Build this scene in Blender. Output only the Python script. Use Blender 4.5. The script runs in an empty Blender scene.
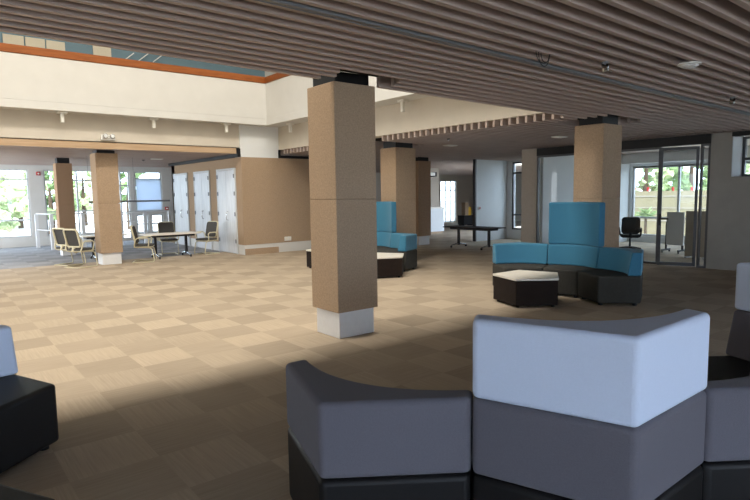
import bpy, bmesh, math, random
from mathutils import Vector, Matrix
random.seed(7)
R = math.radians
sc = bpy.context.scene
col = sc.collection
PI = math.pi

# ------------------------------------------------------------------ camera
FPX = 567.55
YAW, PITCH, ROLL = .6758, .0979, -.0142
EYE = 1.6
cy_, sy_ = math.cos(YAW), math.sin(YAW)
A_ = Matrix(((cy_, -sy_, 0), (0, 0, -1), (sy_, cy_, 0)))
RX = Matrix(((1, 0, 0), (0, math.cos(PITCH), -math.sin(PITCH)), (0, math.sin(PITCH), math.cos(PITCH))))
RZ = Matrix(((math.cos(ROLL), -math.sin(ROLL), 0), (math.sin(ROLL), math.cos(ROLL), 0), (0, 0, 1)))
RR = RZ @ RX @ A_
CAM = Vector((0, 0, EYE))


def at(x, y, axis, val):
    """the point of the plane axis=val that lies behind photo pixel (x, y)"""
    d = RR.transposed() @ Vector(((x - 375) / FPX, (y - 250) / FPX, 1))
    return CAM + d * ((val - CAM[axis]) / d[axis])


cam_data = bpy.data.cameras.new('camera')
cam = bpy.data.objects.new('camera', cam_data)
col.objects.link(cam)
rt, dn, fw = Vector(RR[0]), Vector(RR[1]), Vector(RR[2])
m = Matrix((rt, -dn, -fw)).transposed().to_4x4()
m.translation = CAM
cam.matrix_world = m
cam_data.sensor_width = 36
cam_data.lens = FPX / 750 * 36
cam_data.clip_start = .05
cam_data.clip_end = 300
sc.camera = cam

# ------------------------------------------------------------------ materials


def mat(name, c, rough=.7, spec=.3, metal=0, noise=0, nscale=20, bump=0, bscale=200, coat=0, sheen=0):
    m = bpy.data.materials.new(name)
    m.use_nodes = True
    nt = m.node_tree
    b = nt.nodes['Principled BSDF']
    b.inputs['Base Color'].default_value = (*c, 1)
    b.inputs['Roughness'].default_value = rough
    b.inputs['Specular IOR Level'].default_value = spec
    b.inputs['Metallic'].default_value = metal
    if sheen:
        b.inputs['Sheen Weight'].default_value = sheen
    tc = nt.nodes.new('ShaderNodeTexCoord')
    if noise:
        n = nt.nodes.new('ShaderNodeTexNoise')
        n.inputs['Scale'].default_value = nscale
        n.inputs['Detail'].default_value = 6
        nt.links.new(tc.outputs['Object'], n.inputs['Vector'])
        r = nt.nodes.new('ShaderNodeMapRange')
        r.inputs['From Min'].default_value = .25
        r.inputs['From Max'].default_value = .75
        r.inputs['To Min'].default_value = 1 - noise
        r.inputs['To Max'].default_value = 1 + noise
        nt.links.new(n.outputs['Fac'], r.inputs['Value'])
        mx = nt.nodes.new('ShaderNodeVectorMath')
        mx.operation = 'SCALE'
        mx.inputs[0].default_value = c
        nt.links.new(r.outputs['Result'], mx.inputs['Scale'])
        nt.links.new(mx.outputs['Vector'], b.inputs['Base Color'])
    if bump:
        n2 = nt.nodes.new('ShaderNodeTexNoise')
        n2.inputs['Scale'].default_value = bscale
        n2.inputs['Detail'].default_value = 3
        nt.links.new(tc.outputs['Object'], n2.inputs['Vector'])
        bp = nt.nodes.new('ShaderNodeBump')
        bp.inputs['Strength'].default_value = bump
        bp.inputs['Distance'].default_value = .01
        nt.links.new(n2.outputs['Fac'], bp.inputs['Height'])
        nt.links.new(bp.outputs['Normal'], b.inputs['Normal'])
    return m


def glass(name, tint=(.9, .95, .95), refl=.08):
    m = bpy.data.materials.new(name)
    m.use_nodes = True
    nt = m.node_tree
    nt.nodes.clear()
    o = nt.nodes.new('ShaderNodeOutputMaterial')
    t = nt.nodes.new('ShaderNodeBsdfTransparent')
    t.inputs[0].default_value = (*tint, 1)
    g = nt.nodes.new('ShaderNodeBsdfGlossy')
    g.inputs['Roughness'].default_value = .03
    lw = nt.nodes.new('ShaderNodeLayerWeight')
    lw.inputs['Blend'].default_value = .25
    mp = nt.nodes.new('ShaderNodeMapRange')
    mp.inputs['To Min'].default_value = refl
    mp.inputs['To Max'].default_value = .35
    nt.links.new(lw.outputs['Fresnel'], mp.inputs['Value'])
    mx = nt.nodes.new('ShaderNodeMixShader')
    nt.links.new(mp.outputs['Result'], mx.inputs['Fac'])
    nt.links.new(t.outputs[0], mx.inputs[1])
    nt.links.new(g.outputs[0], mx.inputs[2])
    nt.links.new(mx.outputs[0], o.inputs[0])
    return m


def carpet():
    """half-metre carpet tiles laid quarter-turned: two tones and crossing fine stripes"""
    m = bpy.data.materials.new('carpet_tiles')
    m.use_nodes = True
    nt = m.node_tree
    N, L = nt.nodes, nt.links
    b = N['Principled BSDF']
    b.inputs['Roughness'].default_value = .95
    b.inputs['Specular IOR Level'].default_value = .12
    g = N.new('ShaderNodeNewGeometry')
    sep = N.new('ShaderNodeSeparateXYZ')
    L.new(g.outputs['Position'], sep.inputs[0])

    def mth(op, a, b_=None):
        n = N.new('ShaderNodeMath')
        n.operation = op
        for i, v in enumerate((a, b_)):
            if v is None:
                continue
            if isinstance(v, (int, float)):
                n.inputs[i].default_value = v
            else:
                L.new(v, n.inputs[i])
        return n.outputs[0]
    X = mth('ADD', sep.outputs['X'], .94)
    Y = mth('ADD', sep.outputs['Y'], .01)
    fx = mth('FLOOR', mth('MULTIPLY', X, 2.0))
    fy = mth('FLOOR', mth('MULTIPLY', Y, 2.0))
    par = mth('FLOORED_MODULO', mth('ADD', fx, fy), 2.0)
    cmb = N.new('ShaderNodeCombineXYZ')
    L.new(fx, cmb.inputs[0])
    L.new(fy, cmb.inputs[1])
    wn = N.new('ShaderNodeTexWhiteNoise')
    L.new(cmb.outputs[0], wn.inputs['Vector'])

    def stripes(sx, sy):
        mp = N.new('ShaderNodeMapping')
        mp.inputs['Scale'].default_value = (sx, sy, 1)
        L.new(g.outputs['Position'], mp.inputs['Vector'])
        n = N.new('ShaderNodeTexNoise')
        n.inputs['Scale'].default_value = 1
        n.inputs['Detail'].default_value = 3
        L.new(mp.outputs[0], n.inputs['Vector'])
        return n.outputs['Fac']
    s1, s2 = stripes(60, 2.2), stripes(2.2, 60)
    sm = N.new('ShaderNodeMix')
    L.new(par, sm.inputs[0])
    L.new(s1, sm.inputs[2])
    L.new(s2, sm.inputs[3])
    # big soft wear patches
    nb = N.new('ShaderNodeTexNoise')
    nb.inputs['Scale'].default_value = .8
    nb.inputs['Detail'].default_value = 4
    L.new(g.outputs['Position'], nb.inputs['Vector'])
    # amount: 1 + tone
    tone = mth('MULTIPLY', mth('SUBTRACT', par, .5), -.15)  # alternate tiles darkened in place of the turned pile's sheen
    rnd = mth('MULTIPLY', mth('SUBTRACT', wn.outputs['Value'], .5), .14)
    st = mth('MULTIPLY', mth('SUBTRACT', sm.outputs[0], .5), .4)
    pt = mth('MULTIPLY', mth('SUBTRACT', nb.outputs['Fac'], .5), .25)
    tot = mth('ADD', mth('ADD', mth('ADD', tone, rnd), mth('ADD', st, pt)), 1.0)
    # the rear bay is laid in blue grey tiles
    bay = mth('GREATER_THAN', Y, 15.51)
    left = mth('LESS_THAN', X, 7.8)
    zone = mth('MULTIPLY', bay, left)
    cm = N.new('ShaderNodeMix')
    cm.data_type = 'RGBA'
    L.new(zone, cm.inputs[0])
    cm.inputs[6].default_value = (.42, .345, .26, 1)
    cm.inputs[7].default_value = (.30, .30, .305, 1)
    sc_ = N.new('ShaderNodeVectorMath')
    sc_.operation = 'SCALE'
    L.new(cm.outputs[2], sc_.inputs[0])
    L.new(tot, sc_.inputs['Scale'])
    L.new(sc_.outputs[0], b.inputs['Base Color'])
    bp = N.new('ShaderNodeBump')
    bp.inputs['Strength'].default_value = .25
    bp.inputs['Distance'].default_value = .006
    L.new(sm.outputs[0], bp.inputs['Height'])
    L.new(bp.outputs[0], b.inputs['Normal'])
    return m


def wood(name, c1, c2, scale=(3, 40, 40), rough=.5):
    m = mat(name, c1, rough)
    nt = m.node_tree
    b = nt.nodes['Principled BSDF']
    tc = nt.nodes.new('ShaderNodeTexCoord')
    mp = nt.nodes.new('ShaderNodeMapping')
    mp.inputs['Scale'].default_value = scale
    n = nt.nodes.new('ShaderNodeTexNoise')
    n.inputs['Scale'].default_value = 1
    n.inputs['Detail'].default_value = 6
    cr = nt.nodes.new('ShaderNodeValToRGB')
    cr.color_ramp.elements[0].position = .35
    cr.color_ramp.elements[0].color = (*c1, 1)
    cr.color_ramp.elements[1].position = .65
    cr.color_ramp.elements[1].color = (*c2, 1)
    nt.links.new(tc.outputs['Object'], mp.inputs['Vector'])
    nt.links.new(mp.outputs[0], n.inputs['Vector'])
    nt.links.new(n.outputs['Fac'], cr.inputs[0])
    nt.links.new(cr.outputs[0], b.inputs['Base Color'])
    return m


M = dict(
    carpet=carpet(),
    slat=wood('slat_timber', (.42, .335, .295), (.48, .385, .335), (1.2, 30, 30), .55),
    slat_light=wood('slat_timber_light', (.45, .31, .19), (.52, .37, .24), (1.2, 30, 30), .55),
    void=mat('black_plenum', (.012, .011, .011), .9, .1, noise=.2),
    black=mat('black_paint', (.012, .012, .013), .5, .3, noise=.15, nscale=5),
    felt=mat('tan_felt', (.40, .29, .195), .95, .1, noise=.2, nscale=60, bump=.3, bscale=180),
    feltdark=mat('brown_felt', (.36, .24, .155), .95, .1, noise=.2, nscale=60, bump=.3, bscale=180),
    white=mat('white_plaster', (.66, .655, .63), .85, .2, noise=.03, nscale=3),
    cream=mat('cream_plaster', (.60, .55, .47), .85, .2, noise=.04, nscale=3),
    plinth=mat('white_plinth', (.74, .75, .76), .6, .3, noise=.03),
    grey=mat('grey_plaster', (.32, .30, .27), .85, .2, noise=.06, nscale=4),
    orange=wood('orange_timber', (.24, .07, .016), (.32, .10, .025), (3, 25, 25), .35),
    frame=mat('pale_metal_frame', (.55, .56, .56), .4, .5, noise=.04),
    dframe=mat('dark_metal_frame', (.07, .072, .078), .4, .5, noise=.1),
    glass=glass('clear_glass'),
    steel=wood('brushed_pale_panel', (.56, .58, .61), (.68, .70, .73), (30, 30, 2), .35),
    chrome=mat('chrome', (.6, .6, .6), .2, .5, 1, noise=.05),
    track=mat('grey_track', (.17, .18, .195), .45, .5, noise=.06),
    bluefab=mat('blue_fabric', (.05, .195, .305), .85, .2, noise=.05, nscale=120, bump=.25, bscale=350, sheen=.15),
    olivefab=mat('dark_olive_fabric', (.05, .048, .042), .85, .2, noise=.12, nscale=30, bump=.25, bscale=350),
    greyfab=mat('purple_grey_fabric', (.115, .110, .130), .85, .2, noise=.06, nscale=160, bump=.3, bscale=350, sheen=.1),
    whitefab=mat('white_fabric', (.55, .62, .76), .8, .2, noise=.02, nscale=120, bump=.25, bscale=300),
    blackfab=mat('black_vinyl', (.0075, .0072, .0075), .5, .22, noise=.1, nscale=60, bump=.08, bscale=300),
    brownbase=mat('dark_brown_laminate', (.020, .013, .010), .7, .15, noise=.15, nscale=12),
    whitetop=mat('white_laminate', (.78, .74, .66), .45, .4, noise=.02),
    creamplastic=mat('cream_plastic', (.62, .57, .40), .45, .4, noise=.03),
    mesh=mat('grey_mesh_fabric', (.075, .072, .068), .9, .15, noise=.2, nscale=200, bump=.4, bscale=500),
    blackplastic=mat('black_plastic', (.02, .02, .022), .5, .35, noise=.1),
    whiteplastic=mat('white_plastic', (.78, .77, .72), .4, .4, noise=.02),
    red=mat('red_plastic', (.45, .02, .02), .4, .4, noise=.05),
    yellow=mat('yellow_paint', (.70, .38, .03), .5, .4, noise=.05),
    blind=mat('pale_blue_blind', (.62, .70, .78), .8, .2, noise=.02),
    leaf=mat('leaf_green', (.22, .30, .13), .8, .2, noise=.55, nscale=3, bump=.5, bscale=12),
    leaf2=mat('leaf_pale_green', (.42, .48, .26), .8, .2, noise=.5, nscale=3, bump=.5, bscale=12),
    bark=mat('bark', (.10, .07, .05), .9, .1, noise=.3),
    ground=mat('pale_concrete', (.52, .51, .48), .9, .1, noise=.1, nscale=2),
    creamfence=mat('cream_boarding', (.34, .29, .185), .8, .2, noise=.08, nscale=3),
    bluepanel=mat('blue_grey_roofing', (.12, .20, .25), .5, .4, noise=.08, nscale=2),
    beige=mat('beige_wall', (.44, .39, .33), .85, .2, noise=.05),
    whitepanel=mat('white_wall_paint', (.72, .74, .74), .8, .2, noise=.03, nscale=2),
)

def translucent(name, c):
    m = mat(name, c, .9, .1, noise=.02)
    nt = m.node_tree
    b = nt.nodes['Principled BSDF']
    o = nt.nodes['Material Output']
    t = nt.nodes.new('ShaderNodeBsdfTranslucent')
    t.inputs[0].default_value = (*c, 1)
    x = nt.nodes.new('ShaderNodeMixShader')
    x.inputs[0].default_value = .5
    nt.links.new(b.outputs[0], x.inputs[1])
    nt.links.new(t.outputs[0], x.inputs[2])
    nt.links.new(x.outputs[0], o.inputs[0])
    return m


M['blind'] = translucent('translucent_blind', (.66, .72, .80))
M['pglass'] = glass('tinted_partition_glass', (.66, .68, .68), .02)

# ------------------------------------------------------------------ mesh builder


class MB:
    def __init__(s):
        s.bm = bmesh.new()

    def prism(s, bot, top, z0, z1):
        b = s.bm
        vb = [b.verts.new((p[0], p[1], z0)) for p in bot]
        vt = [b.verts.new((p[0], p[1], z1)) for p in top]
        n = len(bot)
        b.faces.new(list(reversed(vb)))
        b.faces.new(vt)
        for i in range(n):
            b.faces.new((vb[i], vb[(i + 1) % n], vt[(i + 1) % n], vt[i]))
        return s

    def box(s, x0, x1, y0, y1, z0, z1):
        x0, x1 = min(x0, x1), max(x0, x1)
        y0, y1 = min(y0, y1), max(y0, y1)
        p = [(x0, y0), (x1, y0), (x1, y1), (x0, y1)]
        return s.prism(p, p, min(z0, z1), max(z0, z1))

    def slatx(s, x0, x1, y0, y1, zf, h):
        """board along X whose underside follows zf(x)"""
        b = s.bm
        v = [b.verts.new(p) for p in (
            (x0, y0, zf(x0)), (x1, y0, zf(x1)), (x1, y1, zf(x1)), (x0, y1, zf(x0)),
            (x0, y0, zf(x0) + h), (x1, y0, zf(x1) + h), (x1, y1, zf(x1) + h), (x0, y1, zf(x0) + h))]
        for f in ((3, 2, 1, 0), (4, 5, 6, 7), (0, 1, 5, 4), (1, 2, 6, 5), (2, 3, 7, 6), (3, 0, 4, 7)):
            b.faces.new([v[i] for i in f])
        return s

    def tube(s, pts, r, seg=8, caps=True):
        b = s.bm
        pts = [Vector(p) for p in pts]
        n = len(pts)
        tan = []
        for i in range(n):
            a = pts[max(i - 1, 0)]
            c = pts[min(i + 1, n - 1)]
            tan.append((c - a).normalized())
        up = Vector((0, 0, 1)) if abs(tan[0].z) < .9 else Vector((1, 0, 0))
        u = tan[0].cross(up).normalized()
        rings = []
        for i in range(n):
            u = (u - tan[i] * u.dot(tan[i])).normalized()
            w = tan[i].cross(u)
            rr = r[i] if isinstance(r, (list, tuple)) else r
            rings.append([b.verts.new(pts[i] + (u * math.cos(2 * PI * k / seg) + w * math.sin(2 * PI * k / seg)) * rr) for k in range(seg)])
        for i in range(n - 1):
            for k in range(seg):
                b.faces.new((rings[i][k], rings[i][(k + 1) % seg], rings[i + 1][(k + 1) % seg], rings[i + 1][k]))
        if caps:
            b.faces.new(list(reversed(rings[0])))
            b.faces.new(rings[-1])
        return s

    def cyl(s, p, r, z0, z1, seg=16):
        q = [(p[0] + r * math.cos(2 * PI * k / seg), p[1] + r * math.sin(2 * PI * k / seg)) for k in range(seg)]
        return s.prism(q, q, z0, z1)

    def ball(s, c, r, sub=2, sx=1, sy=1, sz=1):
        bmesh.ops.create_icosphere(s.bm, subdivisions=sub, radius=r, matrix=Matrix.Translation(c) @ Matrix.Diagonal((sx, sy, sz, 1)))
        return s

    def quad(s, *p):
        s.bm.faces.new([s.bm.verts.new(q) for q in p])
        return s

    def move(s, mtx):
        s.bm.transform(mtx)
        return s

    def build(s, name, material, parent=None, bevel=0, seg=2, smooth=False, ang=35, sub=False):
        bmesh.ops.recalc_face_normals(s.bm, faces=s.bm.faces)
        me = bpy.data.meshes.new(name)
        s.bm.to_mesh(me)
        s.bm.free()
        me.materials.append(material)
        o = bpy.data.objects.new(name, me)
        col.objects.link(o)
        if parent:
            o.parent = parent
        if bevel:
            md = o.modifiers.new('bevel', 'BEVEL')
            md.width = bevel
            md.segments = seg
            md.limit_method = 'ANGLE'
            md.angle_limit = R(ang)
            md.harden_normals = False
        if smooth or bevel:
            for p in me.polygons:
                p.use_smooth = True
            try:
                me.set_sharp_from_angle(angle=R(50))
            except Exception:
                pass
        return o


def thing(name, label, cat, loc=(0, 0, 0), rz=0, group=None):
    o = bpy.data.objects.new(name, None)
    col.objects.link(o)
    o.location = loc
    o.rotation_euler = (0, 0, rz)
    o.empty_display_size = .2
    o['label'] = label
    o['category'] = cat
    if group:
        o['group'] = group
    return o


def tag(o, label, cat, group=None):
    o['label'] = label
    o['category'] = cat
    if group:
        o['group'] = group
    return o


def struct(o, label, cat):
    o['kind'] = 'structure'
    o['label'] = label
    o['category'] = cat
    return o


def copy_thing(o, loc, rz, label, group=None):
    r = o.copy()
    col.objects.link(r)
    r.location = loc
    r.rotation_euler = (0, 0, rz)
    r['label'] = label
    if group:
        r['group'] = group

    def kids(src, dst):
        for ch in list(src.children):
            c = ch.copy()
            col.objects.link(c)
            c.parent = dst
            kids(ch, c)
    kids(o, r)
    return r


# ------------------------------------------------------------------ setting: floor and ceilings
PITCH_S = .171


def zc(x):
    return 2.84 - .0105 * x


XW = 8.0      # wall that closes the light well on the right
YE = 5.12     # edge of the near slatted ceiling
YB = 14.28    # beam that closes the light well at the back
YWING = 14.22
XWING = 6.85
YWIN = 22.3

f = MB()
f.box(-6, 17.7, -7, 9.4, -.12, 0)
f.box(-6, 16.1, 9.4, 13.5, -.12, 0)
f.box(-6, 26, 13.5, 22.4, -.12, 0)
struct(f.build('floor', M['carpet']), 'beige carpet tile floor laid in a quarter-turned checker', 'floor')

b = MB()
y = YE - .05
k = 0
SW = .046
while y > -6.9:
    segs = [(-6, 12.42)]
    if 4.62 < y < 5.6:                    # boards stop short of the felt columns
        segs = [(-6, 3.36 + .08 * (k % 2)), (4.14 + .07 * (k % 2), 8.42), (9.45, 12.42)]
    if abs(y - 3.29) > .066:
        for x0, x1 in segs:
            b.slatx(x0, x1, y - SW / 2, y + SW / 2, zc, .12)
    y -= PITCH_S
    k += 1
y = YE - .05 + PITCH_S
while y < 14.1:
    segs = [(XW + .02, 12.42)] if y < 9.3 else [(XW + .02, 16.2)]
    if y < 5.7:
        segs = [(XW + .02, 8.42), (9.45, 12.42)]
    elif 9.75 < y < 10.7:
        segs = [(9.40, 16.2)]
    for x0, x1 in segs:
        b.slatx(x0, x1, y - SW / 2, y + SW / 2, zc, .12)
    y += PITCH_S
while y < 22:
    b.slatx(10.2, 26, y - SW / 2, y + SW / 2, zc, .12)
    y += PITCH_S
cl = struct(b.build('ceiling', M['slat']), 'timber slat ceiling over the lounge and right hand side', 'ceiling')
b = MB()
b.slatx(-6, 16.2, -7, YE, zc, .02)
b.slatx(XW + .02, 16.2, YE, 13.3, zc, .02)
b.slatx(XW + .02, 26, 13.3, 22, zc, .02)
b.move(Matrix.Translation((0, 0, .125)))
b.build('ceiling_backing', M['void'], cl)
b = MB()
b.box(-6, 17.9, -7, YE - .02, 3.02, 3.45)
b.box(XW + .3, 17.9, YE - .02, 9.4, 3.02, 3.45)
b.box(XW + .3, 16.3, 9.4, 13.3, 3.02, 3.45)
b.box(XW + .3, 26, 13.3, 26, 3.02, 3.45)
struct(b.build('ceiling_slab', M['cream']), 'upper floor slab above the slats', 'ceiling')

# rear bay ceiling
b = MB()
y = YB + .03
while y < YWIN - .1:
    b.box(-6, 9, y - SW / 2, y + SW / 2, 2.73, 2.87) if y < YB + .1 else b.box(-6, XWING - .03 if y < 19.6 else 9, y - SW / 2, y + SW / 2, 2.74, 2.86)
    y += PITCH_S
# keep the front fascia board clear of the wing
cb = struct(b.build('ceiling', M['slat']), 'timber slat ceiling over the rear bay', 'ceiling')
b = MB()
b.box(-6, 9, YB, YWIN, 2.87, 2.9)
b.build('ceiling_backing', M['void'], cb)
b = MB()
b.box(-6, XWING - .12, YB - .03, YB + .003, 2.73, 2.875)
struct(b.build('trim_1', M['slat_light']), 'pale timber fascia under the back beam', 'trim')
b = MB()
b.box(-6, XW + .3, YB + .32, 22.6, 3.02, 3.45)
struct(b.build('ceiling_slab', M['cream']), 'upper floor slab over the rear bay', 'ceiling')

# ------------------------------------------------------------------ light well
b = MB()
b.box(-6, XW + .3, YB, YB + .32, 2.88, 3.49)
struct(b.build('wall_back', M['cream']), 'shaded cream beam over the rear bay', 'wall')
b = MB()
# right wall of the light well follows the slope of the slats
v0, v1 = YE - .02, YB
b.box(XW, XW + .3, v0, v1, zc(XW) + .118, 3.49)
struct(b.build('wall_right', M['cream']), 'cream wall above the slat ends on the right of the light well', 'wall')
b = MB()
b.box(-6, 7.5, 13.95, 14.6, 3.66, 4.59)
b.box(7.5, 8.4, YE - .4, 14.6, 3.66, 4.59)
b.box(-6, 7.488, 13.938, 14.6, 3.49, 3.655)
b.box(7.488, 8.4, YE - .4, 14.6, 3.49, 3.655)
struct(b.build('wall_upper', M['white']), 'white parapet band round the light well', 'wall')
b = MB()
b.box(-6, 7.5, 13.93, 14.25, 4.592, 4.76)
b.box(7.48, 7.9, YE - .4, 14.25, 4.592, 4.76)
struct(b.build('trim_2', M['orange'], bevel=.01), 'orange timber capping on the white parapet', 'trim')
# front parapet of the upper floor, over the near slats
b = MB()
b.box(-6, 8.4, YE - .35, YE - .02, 3.46, 4.59)
struct(b.build('wall_front', M['white']), 'white parapet above the near ceiling edge', 'wall')

# roof light bars over the well, with an added opaque roof above
b = MB()
for x in (-6, -3.4, -.8, 1.8, 4.4, 7.0, 9.2):
    b.box(x, x + .12, 4.2, 17.8, 12.1, 12.25)
b.box(-6, 9.4, 4.2, 4.4, 12.0, 12.3)
b.box(-6, 9.4, 17.6, 17.8, 12.0, 12.3)
struct(b.build('trim_3', M['frame']), 'metal bars of the roof light', 'trim')

b = MB()
b.box(-6.2, 12, 4.0, 17.9, 12.32, 12.5)  # opaque slab and shaft below, added to keep sky and sun out
b.box(9.4, 9.6, 4.2, 17.5, 3.46, 12.32)
b.box(-6, 9.4, 4.2, 4.38, 3.46, 12.0)
struct(b.build('ceiling_added', M['white']), 'unseen white roof and shaft walls added to shut sky out of the light well', 'ceiling')

# upper storey seen over the orange capping
U = 17.5
up = MB().box(-6, 12, U, U + .2, 3.5, 12.3)
struct(up.build('wall_upper', M['bluepanel']), 'blue grey upper storey wall beyond the orange capping', 'wall')


def upper(x0, x1, y0, y1, name, mt, label, cat):
    p = at(x0, y0, 1, U)
    q = at(x1, y1, 1, U)
    o = MB().box(p.x, q.x, U - .05, U - .003, min(p.z, q.z) - .5, max(p.z, q.z) + .25).build(name, mt)
    struct(o, label, cat)


M['uppercream'] = mat('cream_panel', (.60, .55, .44), .7, noise=.04)
upper(3, 24, 44, 48, 'trim_10', M['uppercream'], 'cream panel leftmost above the orange capping', 'panel')
upper(25.5, 45, 47, 50, 'trim_11', M['uppercream'], 'second cream panel from the left above the orange capping', 'panel')
upper(46.5, 65, 50, 53, 'trim_12', M['uppercream'], 'third cream panel from the left above the orange capping', 'panel')
upper(93, 111, 54, 58, 'trim_13', M['uppercream'], 'lone cream panel further right above the orange capping', 'panel')
b = MB()
for x in (122, 137, 153):
    p = at(x, 62, 1, U - .1)
    q = at(x + 4, 59, 1, U - .1)
    b.tube([p, p + (q - p) * 3], .015, 6)
struct(b.build('trim_4', M['whitepanel']), 'pale ridge bars on the blue grey upper storey', 'trim')

# ------------------------------------------------------------------ the wing with the cupboards
FT, FB = 2.645, .27
wing = MB()
wing.box(XWING, 11.0, YWING, YWING + .3, FB, FT)
wing.box(XWING, XWING + .3, YWING + .3, 19.6, FB, FT)
wing.box(XWING, 9.0, 19.3, 19.6, FB, FT)
w = struct(wing.build('wall_wing', M['felt']), 'tan felt wall of the wing with the pale cupboard doors', 'wall')
b = MB()
b.box(XWING + .008, 11.0, YWING + .008, YWING + .3, 0, FB - .002)
b.box(XWING + .008, XWING + .3, YWING + .3, 19.6, 0, FB - .002)
struct(b.build('baseboard_wing', M['white']), 'white base under the tan felt wing wall', 'baseboard')
b = MB()
b.box(XWING - .01, XW + .0, YWING + .01, YB + .3, FT, 3.49)
struct(b.build('wall_wing_upper', M['whitepanel']), 'white panel between the felt wing and the parapet', 'wall')
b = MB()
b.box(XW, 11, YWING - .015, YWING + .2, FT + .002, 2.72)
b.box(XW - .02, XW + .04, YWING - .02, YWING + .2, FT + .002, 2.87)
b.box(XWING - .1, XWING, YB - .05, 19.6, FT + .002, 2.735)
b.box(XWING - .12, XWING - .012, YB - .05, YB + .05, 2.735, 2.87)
struct(b.build('trim_5', M['black']), 'black header strip on top of the felt wing wall', 'trim')


def cup_door(i, y0, y1, label, recess=0):
    """pair of tall pale leaves in the felt wall, hinged at both sides"""
    t = thing('door_%d' % i, label, 'door', (XWING, (y0 + y1) / 2, 0))
    t['kind'] = 'structure'
    w2 = (y1 - y0) / 2
    fr = MB()
    fr.box(-.035, -.002, -w2, -w2 + .05, 0, 2.375)
    fr.box(-.035, -.002, w2 - .05, w2, 0, 2.375)
    fr.box(-.035, -.002, -w2 + .05, w2 - .05, 2.325, 2.375)
    fr.build('door_frame', M['frame'], t)
    for sgn in (-1, 1):
        lf = MB()
        a, c = (.004, w2 - .054)
        lf.box(-.028, -.003, sgn * a, sgn * c, .02, 2.32)
        l = lf.build('door_leaf', M['steel'], t, bevel=.004)
        for z in (.3, 1.05, 1.62, 2.1):
            MB().box(-.052, -.0285, sgn * (w2 - .085), sgn * (w2 - .045), z, z + .11).build('hinge', M['track'], l)
        if sgn < 0:
            h = MB()
            h.tube([(-.03, -.09, .93), (-.075, -.09, .945), (-.085, -.09, .97), (-.085, -.09, 1.13), (-.075, -.09, 1.155), (-.03, -.09, 1.17)], .011, 8)
            h.build('handle', M['chrome'], l, smooth=True)


cup_door(1, 14.58, 15.82, 'pale metal cupboard door pair nearest the felt corner')
cup_door(2, 16.35, 17.58, 'middle of the three pale cupboard door pairs')
cup_door(3, 18.12, 19.4, 'pale cupboard door pair farthest from the felt corner')
bd = MB().box(0, 1.02, -.03, 0, 0, .16).build('board', M['felt'])
bd.location = (XWING + .02, YWING + .005, .001)
tag(bd, 'tan felt offcut board lying against the white base of the wing wall', 'board')
so = thing('wall_socket', 'small white socket low on the tan felt wing wall', 'socket', (8.2, YWING, .37))
MB().box(-.11, .11, -.02, -.002, -.06, .06).build('plate', M['whiteplastic'], so, bevel=.005)
MB().box(-.08, -.02, -.026, -.0205, -.03, .03).build('outlet', M['whitetop'], so)
MB().box(.02, .08, -.026, -.0205, -.03, .03).build('outlet', M['whitetop'], so)

# ------------------------------------------------------------------ felt columns


def column(x0, x1, y0, y1, ft, top, label, fb=.28, inset=.035, felt='felt'):
    cx, cyy = (x0 + x1) / 2, (y0 + y1) / 2
    t = thing('column', label, 'column', (cx, cyy, 0))
    hx, hy = (x1 - x0) / 2, (y1 - y0) / 2
    mid = (fb + ft) / 2 + .0
    MB().box(-hx + inset, hx - inset, -hy + inset, hy - inset, 0, fb).build('plinth', M['plinth'], t, bevel=.006)
    MB().box(-hx, hx, -hy, hy, fb, mid - .0015).build('felt_cladding', M[felt], t, bevel=.006)
    MB().box(-hx, hx, -hy, hy, mid + .0015, ft).build('felt_cladding', M[felt], t, bevel=.006)
    MB().box(-hx + .03, hx - .03, -hy + .03, hy - .03, mid - .0015, mid + .0015).build('joint', M['feltdark'], t)
    MB().box(-hx + .05, hx - .05, -hy + .05, hy - .05, ft, top).build('collar', M['black'], t)
    return t


column(3.525, 4.085, 5.055, 5.585, 2.80, 2.92, 'tan felt clad column in the middle of the room, nearest and largest', fb=.298)
column(8.63, 9.21, 4.88, 5.40, 2.68, 2.87, 'tan felt column behind the tall blue sofa with the table in front')
column(8.58, 9.20, 9.90, 10.45, 2.66, 2.87, 'tan felt column just right of the nearest column, behind the other blue sofa')
column(3.33, 3.83, 14.6, 15.12, 2.66, 2.73, 'tan felt column under the back beam beside two pale chairs')
column(3.05, 3.46, 17.85, 18.25, 2.58, 2.73, 'dark tan felt column farthest left, behind the two chairs', felt='feltdark')
column(12.05, 12.58, 12.85, 13.4, 2.60, 2.82, 'dark brown felt column beside the corridor to the bright doorway', felt='feltdark')

# ------------------------------------------------------------------ walls with openings


def wall_open(axis, pos, thick, a0, a1, z0, z1, holes, name, mt, label):
    """wall in the plane axis=pos, pierced by (a0, a1, z0, z1) rectangles"""
    b = MB()
    us = sorted({a0, a1, *[h[0] for h in holes], *[h[1] for h in holes]})
    vs = sorted({z0, z1, *[h[2] for h in holes], *[h[3] for h in holes]})
    for i in range(len(us) - 1):
        run = None
        for j in range(len(vs) - 1):
            cu, cv = (us[i] + us[i + 1]) / 2, (vs[j] + vs[j + 1]) / 2
            if any(h[0] < cu < h[1] and h[2] < cv < h[3] for h in holes):
                continue
            if axis == 1:
                b.box(us[i], us[i + 1], pos, pos + thick, vs[j], vs[j + 1])
            else:
                b.box(pos, pos + thick, us[i], us[i + 1], vs[j], vs[j + 1])
    bmesh.ops.remove_doubles(b.bm, verts=b.bm.verts, dist=.0005)
    return struct(b.build(name, mt), label, 'wall')


WN = [0]


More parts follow.
